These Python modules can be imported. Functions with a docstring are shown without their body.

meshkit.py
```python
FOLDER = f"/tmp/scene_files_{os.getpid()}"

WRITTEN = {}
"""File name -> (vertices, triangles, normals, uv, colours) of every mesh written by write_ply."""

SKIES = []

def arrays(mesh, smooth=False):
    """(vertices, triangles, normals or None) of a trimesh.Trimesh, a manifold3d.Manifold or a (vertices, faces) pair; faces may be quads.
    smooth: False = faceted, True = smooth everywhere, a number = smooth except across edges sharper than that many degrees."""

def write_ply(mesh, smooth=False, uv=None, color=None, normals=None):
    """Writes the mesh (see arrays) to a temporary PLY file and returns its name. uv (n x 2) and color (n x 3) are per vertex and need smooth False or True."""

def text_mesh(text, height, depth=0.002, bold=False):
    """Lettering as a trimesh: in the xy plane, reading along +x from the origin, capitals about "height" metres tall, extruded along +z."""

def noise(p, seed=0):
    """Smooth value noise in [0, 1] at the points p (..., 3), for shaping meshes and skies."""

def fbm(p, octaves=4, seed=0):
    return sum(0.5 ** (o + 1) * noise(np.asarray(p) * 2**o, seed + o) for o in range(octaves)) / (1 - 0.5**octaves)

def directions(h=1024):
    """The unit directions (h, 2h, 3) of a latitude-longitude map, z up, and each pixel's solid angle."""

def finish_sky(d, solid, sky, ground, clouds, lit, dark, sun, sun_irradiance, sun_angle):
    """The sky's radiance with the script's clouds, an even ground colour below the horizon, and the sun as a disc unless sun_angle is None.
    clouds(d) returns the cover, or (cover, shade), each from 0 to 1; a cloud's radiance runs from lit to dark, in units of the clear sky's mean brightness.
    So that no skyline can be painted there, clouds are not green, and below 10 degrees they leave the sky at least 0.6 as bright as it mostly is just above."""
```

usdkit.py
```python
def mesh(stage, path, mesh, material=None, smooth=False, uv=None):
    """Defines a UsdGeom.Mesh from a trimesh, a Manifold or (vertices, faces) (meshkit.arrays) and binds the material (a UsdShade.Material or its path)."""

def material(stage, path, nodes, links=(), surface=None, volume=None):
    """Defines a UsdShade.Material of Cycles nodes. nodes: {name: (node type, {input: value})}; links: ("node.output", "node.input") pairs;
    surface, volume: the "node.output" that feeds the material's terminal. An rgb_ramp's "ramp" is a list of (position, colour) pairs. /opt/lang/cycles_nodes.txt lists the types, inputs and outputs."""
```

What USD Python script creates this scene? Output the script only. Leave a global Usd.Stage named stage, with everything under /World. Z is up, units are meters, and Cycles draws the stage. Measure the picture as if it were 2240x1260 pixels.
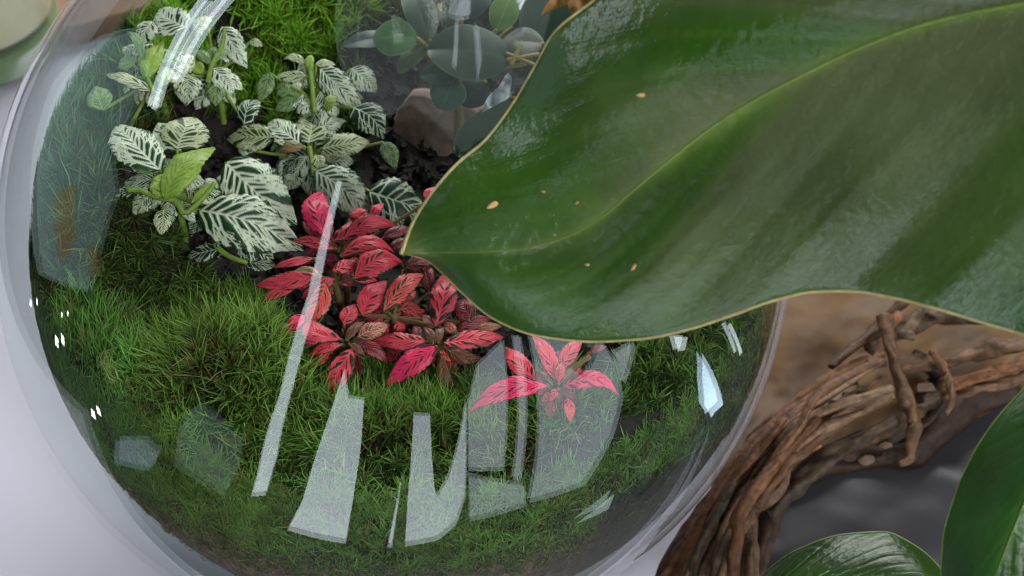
import math, random
import numpy as np, trimesh
import usdkit, meshkit
from shapely.geometry import Polygon
from shapely import contains_xy
from pxr import Usd, UsdGeom, UsdLux, UsdShade, Gf, Sdf, Vt

rng = np.random.default_rng(7)
V = lambda *a: np.array(a, float)
def unit(v):
    v = np.asarray(v, float); return v / np.maximum(np.linalg.norm(v, axis=-1, keepdims=True), 1e-12)
def smooth(a, b, x):
    t = np.clip((np.asarray(x, float) - a) / (b - a), 0, 1); return t * t * (3 - 2 * t)

# ------------------------------------------------------------------ camera
stage = Usd.Stage.CreateInMemory()
UsdGeom.SetStageUpAxis(stage, 'Z'); UsdGeom.SetStageMetersPerUnit(stage, 1)
UsdGeom.Xform.Define(stage, '/World'); UsdGeom.Scope.Define(stage, '/World/Looks')
R, RI = .125, .1231                      # glass bowl: outer and inner radius
C = V(0, 0, .118)                        # its centre above the table
CAM = V(0, -.35967, .46533); YAW, PITCH, FPX = math.radians(5.9148), math.radians(45.674), 3389.
FW = V(math.sin(YAW) * math.cos(PITCH), math.cos(YAW) * math.cos(PITCH), -math.sin(PITCH))
RT = V(math.cos(YAW), -math.sin(YAW), 0); UP = np.cross(RT, FW)
cam = UsdGeom.Camera.Define(stage, '/World/camera')
cam.CreateHorizontalApertureAttr(36.0); cam.CreateVerticalApertureAttr(20.25); cam.CreateFocalLengthAttr(36 * FPX / 2240)
cam.CreateClippingRangeAttr(Gf.Vec2f(.01, 100)); cam.CreateFStopAttr(22.0); cam.CreateFocusDistanceAttr(.415)
cam.CreateExposureAttr(0.55)
cam.AddTransformOp().Set(Gf.Matrix4d(*RT, 0, *UP, 0, *(-FW), 0, *CAM, 1))

def ray(x, y):                           # directions of points of the photograph (2240 x 1260)
    x, y = np.broadcast_arrays(np.asarray(x, float), np.asarray(y, float))
    return unit(FW * FPX + RT * (x[..., None] - 1120) + UP * (630 - y[..., None]))
def px(P):
    v = np.asarray(P) - CAM; d = v @ FW
    return 1120 + FPX * (v @ RT) / d, 630 - FPX * (v @ UP) / d
def at_d(x, y, d): return CAM + ray(x, y) * np.asarray(d, float)[..., None]
def at_z(x, y, z):
    r = ray(x, y); return CAM + r * ((z - CAM[2]) / r[..., 2])[..., None]
def at_plane(x, y, P0, n):
    r = ray(x, y); return CAM + r * (((P0 - CAM) @ n) / (r @ n))[..., None]
def reflect(x, y):                       # where the bowl's outside mirrors this point's ray to
    d = ray(x, y); oc = CAM - C; B = d @ oc
    X = CAM + d * (-B - np.sqrt(np.maximum(B * B - (oc @ oc - R * R), 0)))[..., None]
    n = (X - C) / R; return X, d - 2 * (d * n).sum(-1)[..., None] * n

# ------------------------------------------------------------------ materials
def mat(name, nodes, links, surface='p.BSDF'): return usdkit.material(stage, '/World/Looks/' + name, nodes, links, surface=surface)
def vcol(name, rough=.5, transl=0., spec=.5, coat=0., nscale=400., nstr=.25, bump=0., bscale=900., bdist=.0002):
    """colour from the mesh's own colours, with fine mottling; leaves let some light through"""
    nodes = {'a': ('attribute', {'attribute': 'displayColor'}), 't': ('texture_coordinate', {}),
             'n': ('noise_texture', {'scale': nscale, 'detail': 3.}), 'm': ('map_range', {'from_min': .3, 'from_max': .7, 'to_min': 1 - nstr, 'to_max': 1 + nstr}),
             'x': ('mix', {'mix_type': 'multiply', 'fac': 1.}), 'p': ('principled_bsdf', {'roughness': rough, 'specular_ior_level': spec, 'coat_weight': coat, 'coat_roughness': .12})}
    links = [('t.object', 'n.vector'), ('n.fac', 'm.value'), ('a.color', 'x.color1'), ('m.result', 'x.color2'), ('x.color', 'p.base_color')]
    if bump:
        nodes['bn'] = ('noise_texture', {'scale': bscale, 'detail': 2.}); nodes['b'] = ('bump', {'strength': bump, 'distance': bdist})
        links += [('t.object', 'bn.vector'), ('bn.fac', 'b.height'), ('b.normal', 'p.normal')]
    if not transl: return mat(name, nodes, links)
    nodes['tr'] = ('translucent_bsdf', {}); nodes['mx'] = ('mix_closure', {'fac': transl})
    links += [('x.color', 'tr.color'), ('p.BSDF', 'mx.closure1'), ('tr.BSDF', 'mx.closure2')]
    return mat(name, nodes, links, 'mx.closure')
def plain(name, c1, c2, scale, rough=.6, bump=0., bdist=.001, spec=.5, detail=5.):
    return mat(name, {'t': ('texture_coordinate', {}), 'n': ('noise_texture', {'scale': scale, 'detail': detail}), 'r': ('rgb_ramp', {'ramp': [(.3, c1), (.7, c2)]}),
                      'b': ('bump', {'strength': bump, 'distance': bdist}), 'p': ('principled_bsdf', {'roughness': rough, 'specular_ior_level': spec})},
               [('t.object', 'n.vector'), ('n.fac', 'r.fac'), ('r.color', 'p.base_color'), ('n.fac', 'b.height'), ('b.normal', 'p.normal')])
def clear_glass(name, tint, rough=0.0):
    return mat(name, {'g': ('geometry', {}), 'i': ('map_range', {'from_min': 0., 'from_max': 1., 'to_min': 1.5, 'to_max': 1 / 1.5}), 'f': ('fresnel', {}),
                      't': ('transparent_bsdf', {'color': tint}), 's': ('glossy_bsdf', {'color': (1, 1, 1), 'roughness': rough}), 'x': ('mix_closure', {})},
               [('g.backfacing', 'i.value'), ('i.result', 'f.IOR'), ('f.fac', 'x.fac'), ('t.BSDF', 'x.closure1'), ('s.BSDF', 'x.closure2')], 'x.closure')
def glow(name, color, strength): return mat(name, {'e': ('emission', {'color': color, 'strength': strength})}, [], 'e.emission')

M = {
 'glass': clear_glass('bowl_glass', (.955, .972, .965), .018),
 'table': plain('white_laminate', (.52, .52, .61), (.55, .55, .635), 6., .7),
 'floor': plain('dark_floor', (.05, .05, .055), (.08, .078, .075), 3., .6),
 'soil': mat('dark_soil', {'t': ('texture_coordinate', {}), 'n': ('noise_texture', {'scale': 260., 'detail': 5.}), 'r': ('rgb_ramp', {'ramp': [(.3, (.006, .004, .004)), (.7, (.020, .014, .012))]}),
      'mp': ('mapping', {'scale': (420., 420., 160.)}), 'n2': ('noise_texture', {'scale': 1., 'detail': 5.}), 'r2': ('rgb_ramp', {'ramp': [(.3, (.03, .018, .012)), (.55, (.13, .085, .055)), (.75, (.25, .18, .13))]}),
      'g': ('geometry', {}), 'x': ('separate_xyz', {}), 'k': ('map_range', {'from_min': .112, 'from_max': .100, 'to_min': 0., 'to_max': 1., 'clamp': True}), 'kx': ('map_range', {'from_min': .025, 'from_max': .055, 'to_min': 1., 'to_max': .06, 'clamp': True}), 'km': ('math', {'math_type': 'multiply'}), 'mx': ('mix', {}), 'b': ('bump', {'strength': .8, 'distance': .002}), 'p': ('principled_bsdf', {'roughness': .9})},  # kx paints the broad leaf's shadow into the soil wall's right side
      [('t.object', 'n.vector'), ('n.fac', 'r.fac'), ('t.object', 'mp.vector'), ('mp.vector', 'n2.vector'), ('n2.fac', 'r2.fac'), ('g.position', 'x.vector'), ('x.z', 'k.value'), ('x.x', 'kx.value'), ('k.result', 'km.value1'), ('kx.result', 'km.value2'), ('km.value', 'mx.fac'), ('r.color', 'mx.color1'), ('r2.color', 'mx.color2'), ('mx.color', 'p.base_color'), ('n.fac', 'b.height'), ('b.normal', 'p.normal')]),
 'crumb': plain('soil_crumb', (.005, .0035, .004), (.028, .020, .017), 120., .8, .5),
 'perlite': plain('pale_grain', (.35, .32, .30), (.55, .52, .50), 200., .8),
 'moss': vcol('moss_strands', .55, .3, .3, nscale=60., nstr=.2),
 'fit': vcol('veined_leaf', .42, .18, .45, nscale=700., nstr=.12, bump=.25, bscale=2200., bdist=.0002),
 'round': vcol('waxy_round_leaf', .38, .08, .5, nscale=250., nstr=.2, bump=.15, bscale=900.),
 'stem': vcol('plant_stem', .5, .1, .4, nscale=500., nstr=.2),
 'wood': vcol('driftwood_root', .62, 0, .35, nscale=320., nstr=.5, bump=.6, bscale=500., bdist=.0008),
 'rock': plain('brown_stone', (.24, .135, .11), (.46, .32, .27), 130., .75, .6, .0015),
 'chip': plain('wood_chip', (.07, .04, .025), (.17, .11, .065), 200., .8),
 'board': plain('ochre_bark', (.06, .027, .005), (.17, .082, .017), 38., .6, .3, .002),
 'fleck': plain('dry_fleck', (.45, .24, .08), (.70, .45, .2), 900., .6),
 'dry': plain('dry_leaf', (.30, .13, .03), (.5, .25, .07), 90., .5, .2),
}
# ------------------------------------------------------------------ object helpers
used = {}
def new_path(name, parent=None):
    base = str(parent.GetPath()) if parent else '/World'
    k = used.get((base, name), 0); used[(base, name)] = k + 1
    return f'{base}/{name}' + (f'_{k:03d}' if k else '')
def tag(prim, label=None, cat=None, group=None, kind=None):
    for k, v in (('label', label), ('category', cat), ('group', group), ('kind', kind)):
        if v: prim.SetCustomDataByKey(k, v)
    return prim
def thing(name, label, cat, loc=(0, 0, 0), group=None):
    x = UsdGeom.Xform.Define(stage, new_path(name)); x.AddTranslateOp().Set(Gf.Vec3d(*map(float, loc)))
    p = x.GetPrim(); p.SetCustomDataByKey('loc', ','.join(f'{a:.4f}' for a in loc)); ORIGIN[p.GetPath()] = np.array(loc, float); p.ClearCustomDataByKey('loc')
    return tag(p, label, cat, group)
ORIGIN = {}
def obj(name, vf, m, parent=None, colors=None, sm=True, uv=None):
    """one Mesh from world-space vertices; under a thing they are stored about the thing's base"""
    if hasattr(vf, 'vertices'): vf = (np.array(vf.vertices), np.array(vf.faces))
    v, f = np.asarray(vf[0], float), np.asarray(vf[1], int)
    top = parent
    while top is not None and top.GetPath() not in ORIGIN: top = top.GetParent()
    if top is not None: v = v - ORIGIN[top.GetPath()]
    g = usdkit.mesh(stage, new_path(name, parent), (v, f), M[m] if isinstance(m, str) else m, smooth=sm, uv=uv)
    if colors is not None:
        UsdGeom.PrimvarsAPI(g).CreatePrimvar('displayColor', Sdf.ValueTypeNames.Color3fArray, 'vertex').Set(Vt.Vec3fArray.FromNumpy(np.asarray(colors, np.float32)))
    return g.GetPrim()
def grid_faces(nu, nv, wrap=False):      # vertices laid out [v, u]
    a = np.arange(nu * nv).reshape(nv, nu)
    if wrap: a = np.hstack([a, a[:, :1]])
    return np.stack([a[:-1, :-1], a[:-1, 1:], a[1:, 1:], a[1:, :-1]], -1).reshape(-1, 4)
def tri(f): return np.vstack([f[:, [0, 1, 2]], f[:, [0, 2, 3]]]) if f.shape[1] == 4 else f
def join(parts):
    vs, fs, k = [], [], 0
    for v, f in parts: vs.append(v); fs.append(tri(np.asarray(f)) + k); k += len(v)
    return np.vstack(vs), np.vstack(fs)
def resample(P, n):
    P = np.asarray(P, float); s = np.r_[0, np.cumsum(np.linalg.norm(np.diff(P, axis=0), axis=1))]; s /= s[-1]
    t = np.linspace(0, 1, n)
    from scipy.interpolate import PchipInterpolator
    return np.stack([PchipInterpolator(s, P[:, k])(t) for k in range(P.shape[1])], 1)
def tube(P, r, n=8, k=10, flat=1., rough=0., seed=0):
    P = resample(P, k) if k else np.asarray(P); k = len(P); r = np.interp(np.linspace(0, 1, k), np.linspace(0, 1, np.size(r)), np.atleast_1d(r))
    t = unit(np.gradient(P, axis=0)); a = unit(np.cross(t, UP + .01)); b = np.cross(t, a)
    th = np.arange(n) / n * 2 * math.pi
    rr = r[:, None] * np.ones(n)
    if rough: rr = rr * (1 + rough * (2 * meshkit.noise(np.stack([np.broadcast_to(th * 1.4, (k, n)), np.broadcast_to(np.arange(k)[:, None] * .22, (k, n)), np.zeros((k, n))], -1), seed) - 1))
    v = P[:, None] + rr[..., None] * (np.cos(th)[None, :, None] * a[:, None] + flat * np.sin(th)[None, :, None] * b[:, None])
    v = np.vstack([v.reshape(-1, 3), P[:1] - t[:1] * r[0] * .5, P[-1:] + t[-1:] * r[-1] * .5])
    f = tri(grid_faces(n, k, True)); c0, c1 = k * n, k * n + 1; i = np.arange(n); j = (i + 1) % n
    f = np.vstack([f, np.stack([np.full(n, c0), j, i], 1), np.stack([np.full(n, c1), (k - 1) * n + i, (k - 1) * n + j], 1)])
    return v, f
def box(lo, hi):
    return trimesh.creation.box(bounds=[lo, hi])

# ------------------------------------------------------------------ light: lamps, some added unseen, glowing panels, window panes beyond the table's front edge
def rect_light(name, P, n, up, w, h, color, intensity):
    l = UsdLux.RectLight.Define(stage, '/World/' + name); n = unit(n); x = unit(np.cross(up, -n)); y = np.cross(-n, x)
    l.AddTransformOp().Set(Gf.Matrix4d(*x, 0, *y, 0, *(-n), 0, *P, 1))
    l.CreateWidthAttr(w); l.CreateHeightAttr(h); l.CreateColorAttr(Gf.Vec3f(*color)); l.CreateIntensityAttr(intensity); l.CreateNormalizeAttr(False)
    return l
KEY = C + unit(V(.20, .80, .60)) * 1.6
rect_light('added_rear_lamp', KEY, C - KEY, V(0, 0, 1), 1.3, .8, (1.0, .985, .97), 6.5)  # added key light from behind, mirrored out of view
FRONTL = C + reflect(992, 566)[1] * 1.5
rect_light('added_front_lamp', FRONTL, C - FRONTL, V(0, 0, 1), .22, .22, (1.0, .995, .98), 52.)  # added fill light, its mirror image hidden behind the broad leaf
SIDE = C + unit(V(.80, -.24, .56)) * 1.5
rect_light('added_right_lamp', SIDE, C - SIDE, V(0, 0, 1), .62, .62, (1.0, .99, .97), 5.)  # added side fill, also mirrored only where the broad leaf covers it
def strip(name, a, b, w, color, inten, dist=1.6):     # a narrow lamp whose mirror image in the bowl runs from a to b
    _, ra = reflect(*a); _, rb = reflect(*b); A, B = C + ra * dist, C + rb * dist
    m = (A + B) / 2; rect_light(name, m, C - m, B - A, w, float(np.linalg.norm(B - A)), color, inten)
strip('tube_lamp', (352, 240), (462, 8), .08, (.80, .91, 1.0), 4.4)
strip('tube_lamp_001', (396, 185), (520, -10), .09, (.82, .92, 1.0), 4.8)
for i, (x, y, s) in enumerate([(147, 742, .026), (224, 893, .024), (88, 660, .014), (160, 684, .012)]):
    _, r = reflect(x, y); P = C + r * 1.2
    rect_light('small_lamp' + (f'_{i:03d}' if i else ''), P, C - P, V(0, 0, 1), s, s * 1.6, (1, 1, 1), 14.)

FRONT = -1.0
def pane(poly, color, strength, label, y0=FRONT):
    poly = np.array(poly, float); X, r = reflect(poly[:, 0], poly[:, 1])
    t = (y0 - X[:, 1]) / r[:, 1]; Q = X + r * t[:, None]
    T = trimesh.creation.extrude_polygon(Polygon(Q[:, [0, 2]]).buffer(0), .01, engine='earcut')
    v = np.array(T.vertices); v = np.stack([v[:, 0], np.full(len(v), y0) - v[:, 2], v[:, 1]], 1)
    tag(obj('glowing_pane', (v, np.array(T.faces)[:, ::-1]), glow(f'pane_glow_{len(used)}_{int(poly[0, 0])}', color, strength), sm=False), label, 'window', 'bright window panes in front of the table')
SKYC = (.80, .90, 1.0)
pane([(754, 812), (762, 870), (796, 875), (786, 990), (772, 1100), (756, 1192), (628, 1162), (660, 1100), (690, 1000), (722, 905)], SKYC, 2.8, 'tall pale window strip mirrored at the lower middle of the bowl')
pane([(905, 906), (942, 908), (946, 1000), (951, 1082), (958, 1090), (985, 1040), (1008, 960), (1021, 880), (1022, 1000), (1016, 1090), (995, 1150), (958, 1182), (886, 1196), (894, 1080)], SKYC, 2.4, 'forked pale window strip mirrored at the lower middle of the bowl')
pane([(848, 1198), (880, 1040), (870, 1125), (857, 1200)], SKYC, 2.6, 'thin sliver of window mirrored left of the forked strip')
pane([(736, 392), (745, 396), (690, 660), (642, 830), (604, 1000), (577, 1086), (548, 1088), (562, 1040), (612, 860), (672, 640)], SKYC, 3.2, 'long thin window slit mirrored as a leaning streak on the bowl')
pane([(1102, 742), (1102, 1028), (1026, 1030), (1026, 880), (1044, 800)], (.82, .92, 1.), 1.5, 'dim left pane of the mullioned window mirrored in the bowl')
pane([(1124, 735), (1140, 735), (1140, 1050), (1124, 1050)], (.82, .92, 1.), 1.5, 'narrow middle pane of the mullioned window mirrored in the bowl')
pane([(1160, 735), (1310, 735), (1352, 800), (1362, 875), (1340, 960), (1280, 1060), (1160, 1100)], (.78, .92, 1.), 1.3, 'wide right pane of the mullioned window mirrored in the bowl')
pane([(1026, 1042), (1150, 1062), (1150, 1108), (1026, 1142)], (.78, .92, 1.), 1.2, 'low pane under the mullioned window mirrored in the bowl')

def side_pane(poly, color, strength, label, dist=1.3):   # unseen glowing panels shaped to their mirrored patches, on a plane square to them
    poly = np.array(poly, float); X, r = reflect(poly[:, 0], poly[:, 1]); m = unit(r.mean(0)); t = (dist - (X - C) @ m) / (r @ m); Q = X + r * t[:, None]
    ex = unit(np.cross(m, V(0, 0, 1))); ey = np.cross(ex, m); O = C + m * dist
    T = trimesh.creation.extrude_polygon(Polygon(np.stack([(Q - O) @ ex, (Q - O) @ ey], 1)).buffer(0), .01, engine='earcut'); v = np.array(T.vertices)
    tag(obj('glowing_pane', (O + v[:, :1] * ex + v[:, 1:2] * ey + v[:, 2:] * m, np.array(T.faces)), glow(f'pane_glow_{len(used)}_{int(poly[0, 0])}', color, strength), sm=False), label, 'window', 'unseen glowing panels around the table')
side_pane([(72, 330), (112, 190), (215, 80), (300, 60), (330, 150), (285, 250), (240, 330), (255, 420), (215, 540), (190, 640), (84, 600), (66, 470)], (.62, .90, .92), .44, 'dim bluish glowing panel added as fill, mirrored along the left side of the bowl')  # glowing panel added to fill the left side with light
side_pane([(400, 905), (440, 880), (530, 960), (525, 1010), (492, 1088), (380, 1020)], (.55, .85, .80), .36, 'dim greenish pane mirrored low on the left front of the bowl')
side_pane([(252, 962), (310, 962), (346, 990), (325, 1030), (250, 1012)], (.6, .78, 1.), .55, 'small bluish pane mirrored low on the left of the bowl')
side_pane([(120, 430), (140, 402), (160, 410), (158, 520), (136, 575), (124, 560)], (1., .74, .42), .38, 'warm glowing panel mirrored near the left edge of the bowl')
side_pane([(190, 540), (200, 530), (212, 570), (205, 608), (192, 600)], (1., .74, .42), .32, 'small warm glowing panel mirrored at the left of the bowl')
side_pane([(212, 770), (228, 768), (248, 840), (240, 845), (222, 815)], (1., .74, .42), .32, 'slanting warm glowing panel mirrored low at the left of the bowl')
side_pane([(746, -70), (730, 60), (740, 130), (775, 215), (835, 262), (900, 225), (960, 270), (1010, 330), (1090, 320), (1180, 120), (1220, -70)], (.86, .95, 1.), .30, 'dim glowing panel added for the haze mirrored over the round leaved plant')  # added panel whose mirror image makes the haze over this plant
side_pane([(996, 40), (1004, 40), (1001, 120), (992, 196), (984, 170), (992, 110)], SKYC, 1.8, 'thin glowing slit mirrored on the round leaved plant')
side_pane([(1038, 46), (1050, 60), (1056, 130), (1046, 182), (1043, 120)], SKYC, 1.6, 'second thin glowing slit mirrored on the round leaved plant')
side_pane([(985, -40), (1032, -40), (1030, 30), (1006, 36), (984, 28)], SKYC, 2.2, 'small glowing pane mirrored at the top edge over the round leaved plant')
side_pane([(1345, 1078), (1322, 1132), (1278, 1186), (1190, 1234), (1110, 1216), (1205, 1180), (1290, 1122)], (1., .86, .88), .8, 'pale curved glowing panel added for the shard mirrored low at the right of the bowl')  # added panel, glows in place of a pale table-like reflection
side_pane([(1475, 736), (1506, 736), (1500, 765), (1484, 768)], SKYC, 4., 'small window pane mirrored under the edge of the broad leaf')
side_pane([(1536, 770), (1566, 828), (1582, 888), (1562, 932), (1540, 885), (1536, 830)], (.6, .8, 1.), 4., 'blue glowing lozenge mirrored at the right of the bowl')
side_pane([(1345, 770), (1385, 748), (1390, 760), (1368, 840), (1360, 835)], (.8, .9, 1.), 1.6, 'narrow pane mirrored right of the mullioned window')
side_pane([(1590, 712), (1598, 706), (1624, 770), (1618, 775)], SKYC, 3., 'thin bright slit mirrored at the right of the bowl')

# ------------------------------------------------------------------ setting
TABLE = (V(-.33, -.088, -.03), V(.235, 1.2, 0))
tag(obj('table_top', box(*TABLE), 'table', sm=False), 'smooth white table top', 'table', kind='structure')
tag(obj('floor', box(V(-4, -4, -.84), V(4, 4, -.82)), 'floor', sm=False), 'dark floor under the table', 'floor', kind='structure')

# ------------------------------------------------------------------ glass bowl
def bowl():
    th0 = math.asin(.030 / R); prof = []
    for th in np.linspace(th0, math.pi - .33, 110): prof.append((R * math.sin(th), R * math.cos(th)))
    zb = -C[2] + .0003
    out = [(.030 + .010 * smooth(.02, .05, h) , R * math.cos(th0) + h) for h in np.linspace(.045, .002, 14)] + prof
    out += [(r, zb) for r in np.linspace(.030, .0, 8)]
    inn = [(0., -RI + .001)]
    for th in np.linspace(math.pi - .02, math.asin(.0272 / RI), 110): inn.append((RI * math.sin(th), RI * math.cos(th)))
    inn += [(.0270 + .010 * smooth(.02, .05, h), R * math.cos(th0) + h) for h in np.linspace(.002, .045, 14)]
    rim = [(inn[-1][0] * .8 + out[0][0] * .2, out[0][1] + .0012), (inn[-1][0] * .2 + out[0][0] * .8, out[0][1] + .0012)]
    p = np.array(inn + rim + out); n = 224; th = np.arange(n) / n * 2 * math.pi
    v = np.stack([p[:, :1] * np.cos(th), p[:, :1] * np.sin(th), np.broadcast_to(p[:, 1:], (len(p), n))], -1).reshape(-1, 3)
    wob = meshkit.fbm(v * 22 + 5, 2, 3) - .5
    v = v * (1 + .0018 * wob[:, None])
    return v + C, grid_faces(n, len(p), True)
t = thing('glass_bowl', 'round clear glass terrarium bowl filled with moss and small plants', 'terrarium', (0, 0, 0))
bv, bf = bowl(); obj('bowl_wall', (bv, bf[:, ::-1]), 'glass', t)

# ------------------------------------------------------------------ soil and moss inside it
CI = C + V(.0045, 0, 0); RS = .1165      # the planting's own sphere, a little inside the glass
MOUNDS = [(300, 520, .023, .014), (500, 880, .027, .017), (1000, 960, .010, .018), (640, 70, .020, .020), (1480, 900, .012, .025), (190, 800, .016, .012), (800, 1000, .013, .012), (1250, 980, .010, .012)]
def h0(x, y):
    x, y = np.asarray(x, float), np.asarray(y, float)
    return .009 + .05 * (y + .1) * 0.5 + .030 * smooth(.02, .11, -x * .75 + y * .6) + 0 * x
_MC = [(*at_z(a, b, C[2] + .02)[:2], hh, s) for a, b, hh, s in MOUNDS]
def hsurf(x, y):
    z = h0(x, y)
    for a, b, hh, s in _MC: z = z + hh * np.exp(-((x - a) ** 2 + (y - b) ** 2) / (2 * s * s))
    return C[2] + z + .0030 * (meshkit.noise(np.stack([x * 130, y * 130, 0 * x], -1), 4) - .5) + .0075 * (meshkit.noise(np.stack([x * 52, y * 52, 0 * x], -1), 14) - .5)
def on_soil(x, y, lift=0.):
    """first point of the planting (its top, or its side against the glass) along these rays"""
    d = ray(x, y); ts = np.linspace(.30, .68, 380)
    P = CAM + d[..., None, :] * ts[:, None]; q = P - CI
    inside = (P[..., 2] < hsurf(P[..., 0], P[..., 1]) + lift) & ((q ** 2).sum(-1) < RS * RS)
    hit = inside.any(-1); i = inside.argmax(-1)
    return CAM + d * ts[i][..., None], hit
def soil_mesh():
    nr, na = 60, 180; th = np.arange(na) / na * 2 * math.pi; rows = []
    rr = np.linspace(.001, 1, nr)
    edge = np.full(na, RS)
    for _ in range(8):
        z = hsurf(CI[0] + edge * np.cos(th), CI[1] + edge * np.sin(th)) - CI[2]; edge = np.sqrt(np.maximum(RS ** 2 - z ** 2, 1e-4))
    for a in rr:
        x, y = CI[0] + a * edge * np.cos(th), CI[1] + a * edge * np.sin(th); rows.append(np.stack([x, y, hsurf(x, y)], 1))
    lat0 = np.arcsin(np.clip((rows[-1][:, 2] - CI[2]) / RS, -1, 1))
    for b in np.linspace(0, 1, 40)[1:]:
        la = lat0 * (1 - b) - b * 1.35
        rows.append(CI + RS * np.stack([np.cos(la) * np.cos(th), np.cos(la) * np.sin(th), np.sin(la)], 1))
    return np.vstack(rows), grid_faces(na, len(rows), True)
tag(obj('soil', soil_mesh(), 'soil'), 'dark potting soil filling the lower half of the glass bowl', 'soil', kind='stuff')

BED = Polygon([(255, 250), (250, 130), (330, 20), (500, 0), (560, 30), (570, 120), (735, 130), (760, 60), (1300, 0), (1300, 420), (1120, 720), (1380, 745), (1340, 842), (1040, 850), (900, 790), (720, 800), (640, 760), (560, 650), (450, 620), (350, 470), (250, 420)])
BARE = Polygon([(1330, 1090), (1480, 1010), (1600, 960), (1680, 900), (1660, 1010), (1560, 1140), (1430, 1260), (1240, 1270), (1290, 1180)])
def blades(P, N, L, W, col, spread, lean, curl, seed):
    """thin tapering strands: two segments each, colour per strand, paler towards the tip"""
    g = np.random.default_rng(seed); n = len(P)
    d = unit(N + spread[:, None] * g.normal(size=(n, 3)) + lean); d = unit(d + 0 * N)
    side = unit(np.cross(d, g.normal(size=(n, 3)))); bend = unit(g.normal(size=(n, 3)) + lean * 2)
    L, W = L[:, None], W[:, None]
    mid = P + d * L * .55 + bend * L * curl * .12; tip = P + d * L + bend * L * curl * .45
    v = np.stack([P - side * W * .5, P + side * W * .5, mid - side * W * .42, mid + side * W * .42, tip], 1)
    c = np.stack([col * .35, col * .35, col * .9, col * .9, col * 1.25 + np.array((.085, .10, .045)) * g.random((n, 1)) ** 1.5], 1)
    k = np.arange(n)[:, None, None] * 5; f = k + np.array([[0, 1, 3], [0, 3, 2], [2, 3, 4]])
    return v.reshape(-1, 3), f.reshape(-1, 3), c.reshape(-1, 3)
# cushion: label, centre in the photograph, strand length, tufts?, base colour, lean
CUSH = [
 ('smooth olive green moss mound left of the white veined plants', (300, 540), .0075, .25, (.060, .105, .012), V(.35, 0, -.1), .95),
 ('big shaggy moss mound in front of the red plants, left of the tall window reflection', (470, 850), .0095, .7, (.095, .17, .016), V(-.1, -.25, .1), 1.),
 ('starry moss along the front left glass with spiky tufts', (220, 850), .0105, .85, (.075, .17, .025), V(-.1, -.2, .2), 1.),
 ('bright green moss under the red plant, behind the window reflections', (960, 960), .0080, .6, (.070, .145, .012), V(0, -.3, 0), 1.),
 ('dark green moss at the right side of the bowl below the broad leaf', (1500, 880), .0070, .5, (.045, .10, .008), V(0, -.2, 0), 1.),
 ('vivid lime green moss cushion at the back of the bowl', (640, 60), .0100, .45, (.16, .32, .012), V(-.1, -.15, .5), 1.),
 ('tall moss pressed against the left glass wall, its blue green tint a painted reflection', (150, 350), .0120, .2, (.050, .115, .045), V(.1, 0, .8), 1.),  # blue in this base colour paints the bluish reflection on the glass
 ('moss behind the round leaved plant near the top', (830, 200), .0075, .4, (.060, .10, .02), V(0, -.1, .3), 1.),
]
cc = np.array([c[1] for c in CUSH], float)
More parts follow.
